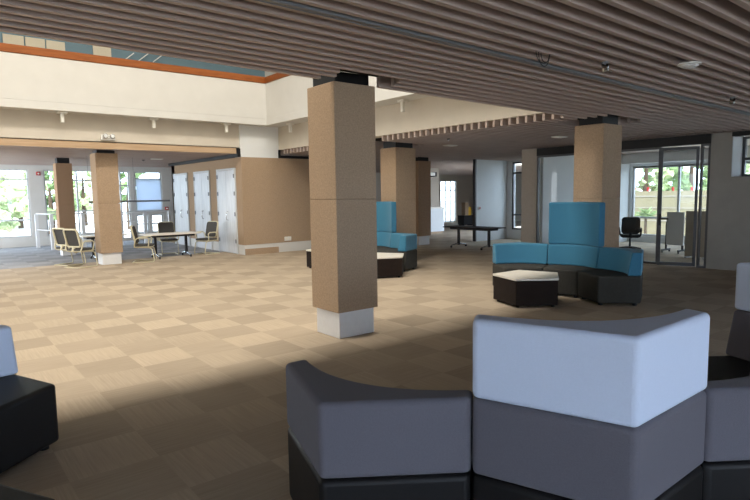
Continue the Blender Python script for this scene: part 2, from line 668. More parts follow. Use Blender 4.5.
def window(axis, pos, a0, a1, z0, z1, transoms, mullions, label, fm='frame', fw_=.05, depth=.08, pane=True, gm='glass'):
    WN[0] += 1
    t = thing('window_%d' % WN[0], label, 'window', (pos, (a0 + a1) / 2, z0) if axis == 0 else ((a0 + a1) / 2, pos, z0))
    t['kind'] = 'structure'
    h, w2 = z1 - z0, (a1 - a0) / 2
    b = MB()

    def bx(u0, u1, v0, v1, d0, d1):
        if axis == 1:
            b.box(u0, u1, d0, d1, v0, v1)
        else:
            b.box(d0, d1, u0, u1, v0, v1)
    bx(-w2, -w2 + fw_, 0, h, 0, depth)
    bx(w2 - fw_, w2, 0, h, 0, depth)
    bx(-w2 + fw_, w2 - fw_, 0, fw_, 0, depth)
    bx(-w2 + fw_, w2 - fw_, h - fw_, h, 0, depth)
    for z in transoms:
        bx(-w2 + fw_, w2 - fw_, z - z0 - fw_ / 2, z - z0 + fw_ / 2, 0, depth)
    for a in mullions:
        u = a - (a0 + a1) / 2
        bx(u - fw_ / 2, u + fw_ / 2, fw_, h - fw_, .001, depth - .001)
    b.build('window_frame', M[fm], t)
    if pane:
        g = MB()
        d = depth * .5
        if axis == 1:
            g.quad((-w2, d, 0), (w2, d, 0), (w2, d, h), (-w2, d, h))
        else:
            g.quad((d, -w2, 0), (d, w2, 0), (d, w2, h), (d, -w2, h))
        g.build('pane', M[gm], t)
    return t


# rear bay: window wall
W_HOLES = [(-.6, 2.98, .32, 2.60), (3.42, 4.98, .32, 2.60), (5.2, 6.22, .05, 2.58), (6.40, 7.40, 1.08, 2.58), (6.40, 6.86, .25, .96), (6.94, 7.40, .25, .96)]
wall_open(1, YWIN, .2, -6, 12, 0, 3.02, W_HOLES, 'wall_bay', M['white'], 'white window wall at the back of the rear bay')
window(1, YWIN + .05, -.6, 2.98, .32, 2.60, (.9, 2.27), (.6, 1.8), 'wide window at the far left edge looking onto green hill')
window(1, YWIN + .05, 3.42, 4.98, .32, 2.60, (1.15, 2.24), (3.85, 4.45), 'window of the rear bay behind the farthest left column')
window(1, YWIN + .05, 5.2, 6.22, .05, 2.58, (1.0, 2.05), (5.9,), 'narrow glazed door and sidelight right of the left felt column')
wb = window(1, YWIN + .05, 6.40, 7.40, 1.08, 2.58, (2.30,), (), 'window with a pale blue blind left of the cupboard doors')
MB().box(-.45, .45, -.03, -.02, .05, 1.2).build('blind', M['blind'], wb)
window(1, YWIN + .05, 6.40, 6.86, .25, .96, (.6,), (), 'low window at left under the pale blue blind')
window(1, YWIN + .05, 6.94, 7.40, .25, .96, (.6,), (), 'low window at right under the pale blue blind')
b = MB().box(-6, XWING + 4, YWIN - .02, YWIN - .002, 0, .12)
struct(b.build('baseboard_bay', M['white']), 'white skirting of the rear bay', 'baseboard')


def alarm(p, n, label):
    t = thing('fire_alarm', label, 'alarm', p)
    MB().box(-.06, .06, -.06, .004, -.06, .06).build('housing', M['red'], t, bevel=.01)
    q = MB().ball((0, -.065, 0), .035, 2)
    q.build('strobe', M['whiteplastic'], t, smooth=True)


alarm((3.27, YWIN, 2.46), 1, 'red fire alarm high on the white pier at far left')
alarm((7.53, YWIN, 1.17), 1, 'red call point on the white pier left of the cupboard doors')

# balustrade of the stair in the bay
t = thing('balustrade', 'white post and rail balustrade round the stair in the rear bay', 'balustrade', (3.0, 20.3, 0))
for x, yy in ((0, 1.1), (.25, 0), (1.15, 0), (2.3, 0), (3.1, 0), (3.95, 0)):
    MB().box(x - .05, x + .05, yy - .05, yy + .05, 0, 1.1).build('post', M['plinth'], t, bevel=.004)
for z in (1.12, .8, .45):
    MB().tube([(-.05, 1.15, z), (.22, -.0, z)] if False else [(.25, 0, z), (3.95, 0, z)], .022 if z > 1 else .014, 8).build('rail', M['plinth'], t, smooth=True)
MB().tube([(0, 1.1, 1.12), (.25, 0, 1.12)], .022, 8).build('rail', M['plinth'], t, smooth=True)
MB().tube([(0, 1.1, .6), (.25, 0, .6)], .014, 8).build('rail', M['plinth'], t, smooth=True)

# pendant
t = thing('pendant_light', 'long thin grey pendant bar hung on two wires behind the left felt column', 'pendant light', (4.75, 17, 1.5))
MB().box(-1.1, 1.1, -.02, .02, -.025, .025).build('bar', M['track'], t, bevel=.005)
for x in (-1.08, .1):
    MB().tube([(x, 0, .025), (x, 0, 1.24)], .004, 6).build('wire', M['track'], t)

# ------------------------------------------------------------------ right hand side partitions
XP = 12.45
HB = 2.515
# grey pier with low wall and opening
b = MB()
b.box(XP, XP + .35, 4.36, 4.74, 0, zc(XP) - .005)
b.box(XP, XP + .6, 1.0, 4.36, 0, 1.84)
struct(b.build('wall_pier', M['grey']), 'grey pier and low wall at the right edge', 'wall')
b = MB()
b.box(XP + .02, XP + .62, 4.35, 4.40, 1.845, zc(XP) - .005)
b.box(XP + .352, XP + .62, 4.40, 4.74, 0, zc(XP) - .005)
struct(b.build('wall_reveal', M['whitepanel']), 'white reveal beside the small high window at right', 'wall')
window(0, XP + .5, 1.0, 4.345, 1.845, 2.64, (2.2,), (3.85, 3.3), 'small high window with dark bars at the right edge', 'dframe', .05)
b = MB()
b.box(XP - .03, XP + .12, 4.74, 8.835, HB, zc(XP) - .003)
b.box(XP - .03, XP + .12, 1.0, 4.36, 2.62, zc(XP) - .003)
struct(b.build('trim_6', M['black']), 'black header over the glazed partition', 'trim')
# pier beside the white glass
b = MB()
b.box(XP - .02, XP + .16, 8.84, 9.3, 0, zc(XP) - .004)
struct(b.build('wall_pier', M['beige']), 'beige pier left of the frosted partition', 'wall')
# glazed partition: fixed lights
window(0, XP, 5.72, 7.72, .0, HB, (), (6.9,), 'fixed glass light of the partition left of the ajar door', 'dframe', .045, .06, gm='pglass')
window(0, XP, 7.74, 8.84, .0, HB, (), (), 'glass light in front of the whitish wall, left of the tall blue sofa back', 'dframe', .045, .06, gm='pglass')
window(0, XP, 4.745, 4.93, .0, HB, (), (), 'slim glass sidelight between the ajar door and the grey pier', 'dframe', .04, .06, gm='pglass')
# ajar door, hinged at its right
d = thing('door_4', 'dark framed glass door standing ajar in the right hand partition', 'door', (XP + .0, 4.95, 0), R(20))
d['kind'] = 'structure'
DW = .71
b = MB()
b.box(-.02, .02, 0, .055, .02, 2.48)
b.box(-.02, .02, DW - .055, DW, .02, 2.48)
b.box(-.02, .02, .055, DW - .055, .02, .09)
b.box(-.02, .02, .055, DW - .055, 2.42, 2.48)
b.build('door_frame', M['dframe'], d)
MB().quad((0, .05, .08), (0, DW - .05, .08), (0, DW - .05, 2.43), (0, .05, 2.43)).build('pane', M['pglass'], d)
h = MB()
h.box(-.035, .035, DW - .052, DW - .004, .86, 1.1)
h.tube([(-.03, DW - .03, 1.0), (-.07, DW - .03, 1.0), (-.075, DW - .06, 1.0), (-.075, DW - .19, 1.0)], .016, 8)
h.build('handle', M['blackplastic'], d)

# the room behind the glass
XR = 17.5
wall_open(0, XR, .2, 1.0, 9.4, 0, 3.02, [(1.4, 8.92, .19, 2.34)], 'wall_room', M['whitepanel'], 'white window wall of the glazed meeting room')
window(0, XR + .05, 1.4, 8.92, .19, 2.34, (.76, 2.33 - .0), (7.52, 6.1, 4.6, 3.0), 'long window of the meeting room looking onto trees', 'frame', .06)
b = MB()
b.box(XP + .5, XR, 9.0, 9.2, 0, 3.02)
struct(b.build('wall_room_side', M['whitepanel']), 'white side wall of the meeting room seen through the partition', 'wall')
b = MB()
b.box(XR - .5, XR - .002, 1.0, 8.98, 2.42, 2.70)
struct(b.build('trim_7', M['whitepanel']), 'white bulkhead above the meeting room window', 'trim')
b = MB()
b.box(XP + .15, XR - .5, 1.0, 9.0, 2.72, 2.76)
struct(b.build('ceiling_room', M['slat']), 'brown ceiling of the meeting room', 'ceiling')

# ------------------------------------------------------------------ corridor side: white wall, window, hall
b = MB()
b.box(14.32, 15.9, 12.5, 12.65, 0, zc(15))
struct(b.build('wall_hall', M['whitepanel']), 'white wall behind the dark trestle table', 'wall')
b = MB()
b.box(14.255, 14.315, 12.495, 12.6, 0, zc(14.3))
struct(b.build('trim_8', M['dframe']), 'dark edge post at the left end of the white wall', 'trim')
wall_open(0, 15.9, .2, 9.2, 12.65, 0, 2.9, [(11.0, 12.3, .33, 2.62)], 'wall_hall_side', M['whitepanel'], 'white wall with the tall window beside the beige pier')
window(0, 15.93, 11.0, 12.3, .33, 2.62, (.84, 2.25), (11.62,), 'tall narrow window beside the beige pier', 'dframe', .05)
rb = thing('call_point', 'small red call point on the white wall above the dark table', 'call point', (14.45, 12.5, 1.1))
MB().box(-.035, .035, -.04, .004, -.05, .05).build('housing', M['whiteplastic'], rb, bevel=.005)
MB().box(-.022, .022, -.048, -.0405, -.03, .03).build('button', M['red'], rb)

YH = 22.0
b = MB()
b.box(26, 26.2, 13.3, 22.2, 0, 3.02)
wall_open(1, 13.3, .2, 16.1, 26, 0, 3.02, [(16.4, 20.5, .3, 2.6), (20.8, 22.0, .3, 2.6)], 'wall_hall_outer', M['beige'], 'unseen beige outer corridor wall with openings added for light')  # out-of-view openings added to let light onto counter and far wall
struct(b.build('wall_hall_outer', M['beige']), 'beige outer walls of the corridor', 'wall')
wall_open(1, YH, .2, 12.0, 26, 0, 3.02, [(22.3, 23.55, .02, 2.27)], 'wall_far', M['beige'], 'beige far wall of the corridor')
window(1, YH + .05, 22.3, 23.55, .02, 2.27, (1.75,), (22.75, 23.15), 'bright glazed doorway at the end of the corridor', 'frame', .03)
p0, p1 = at(428, 240, 1, 17.2), at(439, 207, 1, 17.2)
b = MB()
b.box(p0.x - 1.5, p1.x, 17.2, 17.4, 0, 2.70)
struct(b.build('wall_corridor', M['beige']), 'beige wall behind the white counter', 'wall')
ct = thing('counter', 'white reception counter left of the bright doorway', 'counter', (16.45, 16.35, 0))
MB().box(-1.2, .12, -.18, .5, .08, 1.0).build('body', M['whitepanel'], ct)
MB().box(-1.22, .15, -.21, .52, 1.0, 1.05).build('worktop', M['whitetop'], ct, bevel=.005)
MB().box(-1.15, .08, -.12, .45, 0, .08).build('base', M['slat_light'], ct)
p = at(436, 174, 1, 16.6)
sg = thing('wall_unit', 'white box with black end fixed high on the wall above the counter', 'unit', (p.x, 17.2, p.z))
MB().box(-.3, .2, -.35, -.001, -.06, .07).build('casing', M['whiteplastic'], sg)
MB().box(.2, .32, -.33, -.001, -.09, .09).build('end_cap', M['blackplastic'], sg)
p = at(465, 230, 1, 19.0)
cb_ = thing('cabinet', 'low black cabinet right of the bright doorway', 'cabinet', (p.x + .05, 19.0, 0))
MB().box(-.35, .35, -.2, .2, .05, .48).build('body', M['blackplastic'], cb_)
MB().box(-.36, .36, -.21, .21, .48, .51).build('top', M['black'], cb_)
for x in (-.3, .3):
    MB().box(x - .03, x + .03, -.15, .15, 0, .05).build('foot', M['black'], cb_)
yb = thing('carton', 'tan and yellow carton standing on the low black cabinet', 'carton', (p.x + .1, 19.0, .511))
MB().box(-.22, .02, -.12, .12, 0, .62).build('box', M['felt'], yb, bevel=.005)
MB().box(.02, .22, -.11, .11, 0, .40).build('yellow_case', M['yellow'], yb, bevel=.005)
# ------------------------------------------------------------------ modular pentagon sofas
S = .6
RP = S / (2 * math.sin(R(36)))
AP = RP * math.cos(R(36))


def pent(r=RP):
    return [(r * math.cos(R(72 * k)), r * math.sin(R(72 * k))) for k in range(5)]


def back_outline(tend, tmid, gap=.004, n=14):
    """outer chevron of the pentagon closed by a hollow front curve"""
    s = (RP - gap) / RP
    jl = (RP * math.cos(R(72)) * s, RP * math.sin(R(72)) * s)
    jr = (jl[0], -jl[1])
    ux, uy = -math.cos(R(18)), -math.sin(R(18))
    el = (jl[0] + ux * tend, jl[1] + uy * tend)
    mx = RP * s - tmid
    pts = [jr, (RP * s, 0), jl]
    for i in range(n + 1):
        q = 1 - 2 * i / n
        pts.append((el[0] + (mx - el[0]) * (1 - q * q), el[1] * q))
    return pts


def sofa_module(cx, cyy, phi, label, seat, back, panel=None, ph=0, group=None, has_back=True, s=1.0):
    """phi: direction in which the back points"""
    global S, RP, AP
    S = .6 * s
    RP = S / (2 * math.sin(R(36)))
    AP = RP * math.cos(R(36))
    t = thing('sofa_module', label, 'sofa', (cx, cyy, 0), R(phi), group)
    MB().prism(pent(RP - .004), pent(RP - .004), .035, .42).build('seat', M[seat], t, bevel=.028, seg=4)
    for k in range(5):
        a = R(72 * k)
        MB().cyl(((RP - .1) * math.cos(a), (RP - .1) * math.sin(a)), .03, 0, .0345, 12).build('foot', M['black'], t)
    if has_back:
        MB().prism(back_outline(.185, .37), back_outline(.13, .32), .421, .75).build('backrest', M[back], t, bevel=.024, seg=4)
    if panel:
        MB().prism(back_outline(.13, .31), back_outline(.13, .30), .751, .751 + ph).build('tall_back_panel', M[panel], t, bevel=.024, seg=4)
    return t


def ring(c, phi, s=1.0):
    d = 1.336 * s
    return c[0] + d * math.cos(R(phi)), c[1] + d * math.sin(R(phi))


FG = (3.063, 2.528)
FS = 1.057
G1 = 'modules of the grey and white sofa in the foreground'
x, yy = ring(FG, 198.7, FS)
sofa_module(x, yy, 198.7, 'purple-grey backed black sofa module at the left end of the foreground sofa', 'blackfab', 'greyfab', group=G1, s=FS)
x, yy = ring(FG, 234.7, FS)
sofa_module(x, yy, 234.7, 'foreground sofa module with white upper panel nearest the camera', 'blackfab', 'greyfab', 'whitefab', .335, G1, s=FS)
x, yy = ring(FG, 270.7, FS)
sofa_module(x, yy, 270.7, 'purple-grey backed sofa module right of the white panel, cut by the frame', 'blackfab', 'greyfab', group=G1, s=FS)
x, yy = ring(FG, 306.7, FS)
sofa_module(x + .16, yy - .13, 306.7, 'sofa module with white upper panel at the right edge, farther off than the other', 'blackfab', 'greyfab', 'whitefab', .335, G1, s=FS)

BL = (6.705, 4.862)
G2 = 'modules of the blue sofa on the right'
x, yy = ring(BL, 42, .955)
sofa_module(x, yy, 42, 'left module of the blue sofa on the right, behind the pentagon table', 'olivefab', 'bluefab', group=G2, s=.955)
x, yy = ring(BL, 6, .955)
sofa_module(x, yy, 6, 'blue sofa module with tall back panel in front of the right felt column', 'olivefab', 'bluefab', 'bluefab', .68, G2, s=.955)
x, yy = ring(BL, -30, .955)
sofa_module(x, yy, -30, 'right end module of the blue sofa on the right', 'olivefab', 'bluefab', group=G2, s=.955)

BB = (6.67, 9.78)
G3 = 'modules of the blue sofa behind the nearest column'
x, yy = ring(BB, 6)
sofa_module(x, yy, 6, 'far blue sofa module with tall back panel half behind the nearest column', 'olivefab', 'bluefab', 'bluefab', .68, G3)
x, yy = ring(BB, -30)
sofa_module(x, yy, -30, 'right end module of the far blue sofa just right of the nearest column', 'olivefab', 'bluefab', group=G3)

LF = (.652, 3.09)
x, yy = .124, 4.183
t = thing('sofa_module', 'black sofa module with white back at the left edge', 'sofa', (x, yy, 0), R(130), 'black sofa at the left edge')
MB().prism(pent(RP - .004), pent(RP - .004), .035, .42).build('seat', M['blackfab'], t, bevel=.028, seg=4)
MB().prism(back_outline(.185, .37), back_outline(.13, .32), .421, .75).build('backrest', M['whitefab'], t, bevel=.024, seg=4)
for k in range(5):
    MB().cyl(((RP - .1) * math.cos(R(72 * k)), (RP - .1) * math.sin(R(72 * k))), .03, 0, .0345, 12).build('foot', M['black'], t)

ot = thing('ottoman', 'black pentagon ottoman cut off by the bottom left corner', 'ottoman', (-.15, 2.54, 0), R(28.6 + 36))
MB().prism(pent(RP), pent(RP), .035, .42).build('seat', M['blackfab'], ot, bevel=.028, seg=4)
for k in range(5):
    MB().cyl(((RP - .1) * math.cos(R(72 * k)), (RP - .1) * math.sin(R(72 * k))), .03, 0, .0345, 12).build('foot', M['black'], ot)


def pent_table(x, yy, a, label):
    t = thing('coffee_table', label, 'table', (x, yy, 0), R(a))
    MB().prism(pent(RP - .01), pent(RP - .01), .03, .378).build('base', M['brownbase'], t, bevel=.008)
    MB().prism(pent(RP), pent(RP), .379, .41).build('tabletop', M['whitetop'], t, bevel=.006)
    for k in range(5):
        MB().cyl(((RP - .09) * math.cos(R(72 * k)), (RP - .09) * math.sin(R(72 * k))), .025, 0, .0295, 12).build('foot', M['black'], t)
    return t


pent_table(6.84, 4.98, 197, 'white topped dark pentagon table in front of the right blue sofa')
pent_table(7.06, 8.58, 280, 'white topped dark pentagon table just right of the nearest column')
pent_table(7.02, 10.38, 222, 'white topped dark pentagon table just left of the nearest column')

# ------------------------------------------------------------------ meeting tables


def flip_table(x, yy, rz, L, W, H, label, top, group=None):
    t = thing('folding_table', label, 'table', (x, yy, 0), rz, group)
    MB().box(-L / 2, L / 2, -W / 2, W / 2, H - .025, H).build('tabletop', M[top], t, bevel=.006)
    MB().box(-L / 2 + .12, L / 2 - .12, -.18, .18, H - .085, H - .0255).build('rail', M['blackplastic'], t)
    for s in (-1, 1):
        xx = s * (L / 2 - .3)
        l = MB()
        l.box(xx - .03, xx + .03, -.03, .03, .07, H - .086)
        lg = l.build('leg', M['blackplastic'], t)
        MB().tube([(xx, -W / 2 + .06, .06), (xx, -.1, .1), (xx, .1, .1), (xx, W / 2 - .06, .06)], .022, 8).build('foot', M['chrome'], lg, smooth=True)
        for q in (-1, 1):
            c = MB()
            c.cyl((0, 0), .032, -.015, .015, 14)
            c.move(Matrix.Translation((xx, q * (W / 2 - .06), .0325)) @ Matrix.Rotation(PI / 2, 4, 'Y'))
            c.build('castor', M['blackplastic'], lg)
    return t


flip_table(5.22, 15.25, 0, 1.42, .75, .64, 'white topped meeting table in front of the cupboard doors', 'whitetop')
flip_table(3.75, 16.15, 0, 1.1, .7, .64, 'white topped meeting table behind the left felt column', 'whitetop')
flip_table(12.5, 11.02, R(90), 1.75, .75, .62, 'dark topped folding table in front of the white corridor wall', 'brownbase')

# ------------------------------------------------------------------ chairs (local: faces +Y)


def rrect(w, h, r, n=5):
    pts = []
    for cx, cz, a0 in ((w - r, h - r, 0), (-w + r, h - r, 90), (-w + r, -h + r, 180), (w - r, -h + r, 270)):
        for i in range(n + 1):
            a = R(a0 + 90 * i / n)
            pts.append((cx + r * math.cos(a), cz + r * math.sin(a)))
    return pts


def back_surface(x, z):
    """leaning, slightly hollow back"""
    return -.20 - .22 * z - .22 * (.0 - x * x)


def make_chair(label, loc, rz, group, swivel=False):
    t = thing('office_chair' if swivel else 'meeting_chair', label, 'chair', loc, rz, group)
    shell = 'blackplastic' if swivel else 'creamplastic'
    # seat
    b = MB()
    q = rrect(.225, .22, .06)
    b.prism(q, [(a * .98, c * .98) for a, c in q], .40, .445)
    b.build('seat', M['mesh'], t, bevel=.012)
    b = MB()
    b.prism([(a * .9, c * .9) for a, c in q], [(a * 1.03, c * 1.03) for a, c in q], .365, .399)
    b.build('seat_shell', M[shell], t, bevel=.01)
    # back panel and its frame
    zc_, hh, hw = .69, .205, .205
    pl_ = rrect(hw, hh, .06)
    b = MB()
    fr, bk = [], []
    for a, c in pl_:
        yv = back_surface(a, c) + .0
        fr.append(b.bm.verts.new((a, yv + .012, zc_ + c)))
        bk.append(b.bm.verts.new((a, yv - .012, zc_ + c)))
    b.bm.faces.new(fr)
    b.bm.faces.new(list(reversed(bk)))
    for i in range(len(fr)):
        j = (i + 1) % len(fr)
        b.bm.faces.new((fr[i], bk[i], bk[j], fr[j]))
    b.build('backrest', M['mesh'], t)
    loop = [(a * .99, back_surface(a, c) - .024, zc_ + c * .99) for a, c in pl_]
    MB().tube(loop + [loop[0], loop[1]], .022, 8, caps=False).build('back_frame', M[shell], t, smooth=True)
    MB().tube([(0, -.12, .385), (0, -.2, .40), (0, -.185, .49)], [.05, .05, .03], 8).build('back_support', M[shell], t, smooth=True)
    for s in (-1, 1):
        MB().tube([(s * .215, -.2, .385), (s * .25, -.19, .45), (s * .265, -.16, .58), (s * .265, -.10, .615), (s * .265, .10, .615), (s * .265, .15, .58), (s * .25, .13, .43), (s * .215, .12, .385)], .016, 8).build('armrest', M[shell], t, smooth=True)
    if not swivel:
        for s in (-1, 1):
            MB().tube([(s * .17, -.12, .375), (s * .20, .14, .365), (s * .215, .20, .33), (s * .22, .25, .06), (s * .22, .235, .02), (s * .22, .19, .013), (s * .22, -.26, .013)], .0125, 8).build('leg', M['creamplastic'], t, smooth=True)
        MB().tube([(-.22, -.26, .0135), (.22, -.26, .0135)], .012, 8).build('stretcher', M['creamplastic'], t, smooth=True)
    else:
        MB().tube([(0, 0, .08), (0, 0, .364)], [.03, .022], 10).build('post', M['blackplastic'], t, smooth=True)
        for k in range(5):
            a = R(72 * k + 10)
            l = MB().tube([(.02 * math.cos(a), .02 * math.sin(a), .11), (.28 * math.cos(a), .28 * math.sin(a), .07)], [.025, .016], 8).build('leg', M['blackplastic'], t, smooth=True)
            MB().ball((.28 * math.cos(a), .28 * math.sin(a), .03), .03, 2).build('castor', M['blackplastic'], l, smooth=True)
    return t


GC = 'pale framed chairs in the rear bay'
c0 = make_chair('front one of the two cream framed chairs left of the left felt column', (2.90, 14.62, 0), R(-60), GC)
copy_thing(c0, (2.80, 15.35, 0), R(-62), 'rear one of the two cream framed chairs left of the left felt column, half hidden')
copy_thing(c0, (4.34, 14.62, 0), R(-114), 'cream framed chair seen side-on, right of the left felt column')
copy_thing(c0, (5.4, 15.98, 0), R(172), 'grey mesh chair behind the meeting table by the cupboard doors')
copy_thing(c0, (6.22, 15.28, 0), R(108), 'grey mesh chair at the right end of the meeting table by the cupboard doors')
make_chair('black swivel chair inside the glazed meeting room', (14.72, 7.5, 0), R(-60), None, True)

# folded tables in the meeting room
t = thing('folding_table', 'folded white table on castors inside the glazed room, seen through the ajar door', 'table', (15.0, 6.5, 0))
MB().box(-.02, .02, -.24, .18, .2, 1.04).build('tabletop', M['whitepanel'], t, bevel=.005)
for s in (-1, 1):
    l = MB().box(.02, .06, s * .2 - .02, s * .2 + .02, .06, .8).build('leg', M['blackplastic'], t)
    MB().box(-.2, .25, s * .2 - .02, s * .2 + .02, .05, .09).build('foot', M['blackplastic'], l)
    for q in (-.18, .23):
        MB().ball((q, s * .2, .027), .026, 2).build('castor', M['blackplastic'], l, smooth=True)
t = thing('screen_panel', 'plain grey screen panel inside the glazed room beside the grey pier', 'screen', (14.2, 5.62, 0))
MB().box(-.03, .03, -.26, .26, .03, 1.1).build('panel', M['beige'], t, bevel=.005)
for s in (-1, 1):
    MB().box(-.15, .15, s * .2 - .02, s * .2 + .02, 0, .029).build('foot', M['frame'], t)
t = thing('desk_pedestal', 'dark blue pedestal unit inside the glazed room beside the black swivel chair', 'pedestal', (14.35, 7.95, 0))
MB().box(-.2, .2, -.12, .18, .03, .58).build('body', mat('navy_laminate', (.03, .06, .13), .5, noise=.05), t, bevel=.006)
MB().box(-.21, .21, -.13, .19, .581, .60).build('top', M['whitetop'], t)
for s in (-1, 1):
    MB().box(s * .14 - .03, s * .14 + .03, -.08, .14, 0, .0295).build('foot', M['black'], t)

# ------------------------------------------------------------------ fittings on ceilings and beams
tr = MB()
tr.slatx(-6, 12.4, 3.255, 3.33, lambda x: zc(x) - .004, .05)
tr.slatx(-6, 12.4, 3.262, 3.267, lambda x: zc(x) - .008, .01)
tr.slatx(-6, 12.4, 3.318, 3.323, lambda x: zc(x) - .008, .01)
tag(tr.build('lighting_track', M['track']), 'long grey lighting track let into the near slat ceiling', 'track')

t = thing('smoke_detector', 'white oval detector on the near slat ceiling at upper right', 'detector', (5.73, 2.40, zc(5.73)))
MB().cyl((0, 0), .10, -.02, 0, 24).build('base', M['whiteplastic'], t, bevel=.006)
MB().ball((0, 0, -.02), .08, 3, 1, 1, .35).build('cap', M['plinth'], t, smooth=True)


def spot(p, label):
    t = thing('ceiling_spotlight', label, 'spotlight', p)
    MB().cyl((0, 0), .03, -.015, 0, 16).build('mount', M['track'], t)
    h = MB()
    h.tube([(0, 0, -.03), (.06, .03, -.055)], .032, 12)
    h.build('lamp_head', M['chrome'], t, smooth=True)
    MB().tube([(0, 0, -.014), (0, 0, -.03)], .008, 8).build('stem', M['track'], t)


spot((5.05, 2.86, zc(5.05)), 'small chrome spotlight on the near slats left of the white detector')
spot((8.1, 2.86, zc(8.1)), 'small chrome spotlight on the near slats at the right edge')
lp = MB()
for k, (w_, d_) in enumerate(((.10, .09), (.08, .11), (.06, .07))):
    pts = []
    for i in range(13):
        a = PI * i / 12
        pts.append((-w_ * math.cos(a) + .03 * k, .01 * k, -d_ * math.sin(a)))
    lp.tube(pts, .004, 6)
o = tag(lp.build('cable', M['blackplastic'], smooth=True), 'loops of black cable hanging from the near slat ceiling', 'cable')
p = at(543, 52, 2, 2.80)
o.location = (p.x, p.y, zc(p.x))


def panel_light(x, yy, z, label):
    t = thing('ceiling_light', label, 'ceiling light', (x, yy, z))
    MB().box(-.16, .16, -.09, .09, -.02, 0).build('casing', M['whiteplastic'], t, bevel=.005)
    MB().box(-.14, .14, -.07, .07, -.025, -.0201).build('diffuser', M['whitetop'], t)


panel_light(10.4, 6.85, zc(10.4), 'flat white ceiling fitting on the slats left of the right felt column')
panel_light(9.95, 9.5, zc(9.95), 'flat white ceiling fitting on the slats over the far corridor')
panel_light(5.63, 17.3, 2.74, 'flat white ceiling fitting in the rear bay left of the cupboards')
t = thing('sprinkler', 'small dark sprinkler on the slat ceiling right of the slat ends', 'sprinkler', (8.85, 8.5, zc(8.85)))
MB().cyl((0, 0), .03, -.02, 0, 12).build('rose', M['black'], t)
MB().cyl((0, 0), .012, -.045, -.02, 10).build('head', M['chrome'], t)
t = thing('sprinkler', 'small dark sprinkler on the rear bay ceiling', 'sprinkler', (5.45, 18.0, 2.74))
MB().cyl((0, 0), .04, -.02, 0, 12).build('rose', M['black'], t)
MB().cyl((0, 0), .012, -.045, -.02, 10).build('head', M['chrome'], t)

t = thing('emergency_light', 'white twin-lamp emergency light on the beam above the left felt column', 'emergency light', (3.54, YB, 3.0))
MB().box(-.15, .16, -.07, -.001, -.07, .05).build('casing', M['whiteplastic'], t, bevel=.01)
for s in (-.06, .09):
    h = MB()
    h.cyl((0, 0), .055, -.03, .03, 18)
    h.move(Matrix.Translation((s, -.1, .02)) @ Matrix.Rotation(PI / 2, 4, 'X'))
    l = h.build('lamp', M['chrome'], t, bevel=.006)
    g = MB()
    g.cyl((0, 0), .042, -.004, .004, 18)
    g.move(Matrix.Translation((s, -.133, .02)) @ Matrix.Rotation(PI / 2, 4, 'X'))
    g.build('lens', M['whitepanel'], l)


def bracket(x, yy, rz, label, group):
    t = thing('wall_bracket', label, 'bracket', (x, yy, 3.49), rz, group)
    MB().box(-.10, .10, -.10, .04, -.045, -.001).build('plate', M['whiteplastic'], t, bevel=.004)
    MB().box(-.035, .035, -.07, .0, -.24, -.0455).build('arm', M['whiteplastic'], t, bevel=.008)


GB = 'white brackets under the parapet'
bracket(2.6, 14.12, 0, 'small white bracket under the parapet left of the emergency light', GB)
bracket(4.55, 14.12, 0, 'small white bracket under the parapet right of the emergency light', GB)
bracket(6.4, 14.12, 0, 'small white bracket under the parapet left of the light well corner', GB)
bracket(7.82, 13.2, R(-90), 'small white bracket under the parapet between the light well corner and the nearest column', GB)
bracket(7.82, 8.75, R(-90), 'small white bracket under the parapet just right of the nearest column', GB)
bracket(7.82, 7.1, R(-90), 'small white bracket under the edge of the near slats, right of the other one', GB)

# ------------------------------------------------------------------ enclosing walls out of view
b = MB()
b.box(-6.2, -6, 4.2, 22.4, 0, 3.45)
b.box(-6.2, -6, -7, 22.4, 3.45, 12.3)
struct(b.build('wall_left', M['white']), 'white wall on the left of the lounge', 'wall')
wall_open(0, -6.2, .2, -7, 4.2, 0, 3.45, [(-4.6, -.4, .6, 2.4)], 'wall_left', M['white'], 'white wall left of the foreground sofas, with an opening added for fill light')  # opening added to light the left faces of the sofas
wall_open(1, -7.2, .2, -6, 17.9, 0, 3.45, [(-5.6, .6, .4, 2.6), (1.4, 6.2, .4, 2.6)], 'wall_rear', M['white'], 'white wall with windows behind the lounge')

wall_open(0, -1.7, .2, YB + .32, 22.3, 0, 3.02, [(15.0, 18.3, .3, 2.6), (18.6, 22.0, .3, 2.6)], 'wall_bay_added', M['white'], 'unseen white side wall with openings added to brighten the rear bay')  # wall out of view, added with openings to light the bay

# ------------------------------------------------------------------ outside
b = MB()
b.box(-60, 90, 22.5, 100, -.6, -.15)
b.box(16.3, 90, 9.5, 13.2, -.6, -.15)
b.box(17.8, 90, -60, 9.5, -.6, -.15)
b.box(26.3, 90, 13.2, 22.5, -.6, -.15)
b.box(-60, 17.7, -60, -7.3, -.6, -.15)
b.box(-60, -6.3, -7.3, 22.5, -.6, -.15)
struct(b.build('ground', M['ground']), 'pale paving outside the windows', 'ground')


def tree(x, yy, h, r, label, mt, group, seed):
    rnd = random.Random(seed)
    t = thing('tree', label, 'tree', (x, yy, -.15), rnd.random() * 6, group)
    MB().tube([(0, 0, 0), (.05, .02, h * .35), (.0, .0, h * .7)], [.16, .12, .05], 8).build('trunk', M['bark'], t, smooth=True)
    b = MB()
    for k in range(46):
        a, e = rnd.random() * 2 * PI, rnd.uniform(-1, 1)
        rad = r * rnd.random() ** .4 * math.sqrt(1 - e * e * .8)
        b.ball((rad * math.cos(a), rad * math.sin(a), h * .62 + e * h * .36), r * rnd.uniform(.13, .27), 2, 1, 1, .8)
    for v in b.bm.verts:
        v.co += Vector((rnd.uniform(-1, 1), rnd.uniform(-1, 1), rnd.uniform(-1, 1))) * .09
    b.build('foliage', M[mt], t)


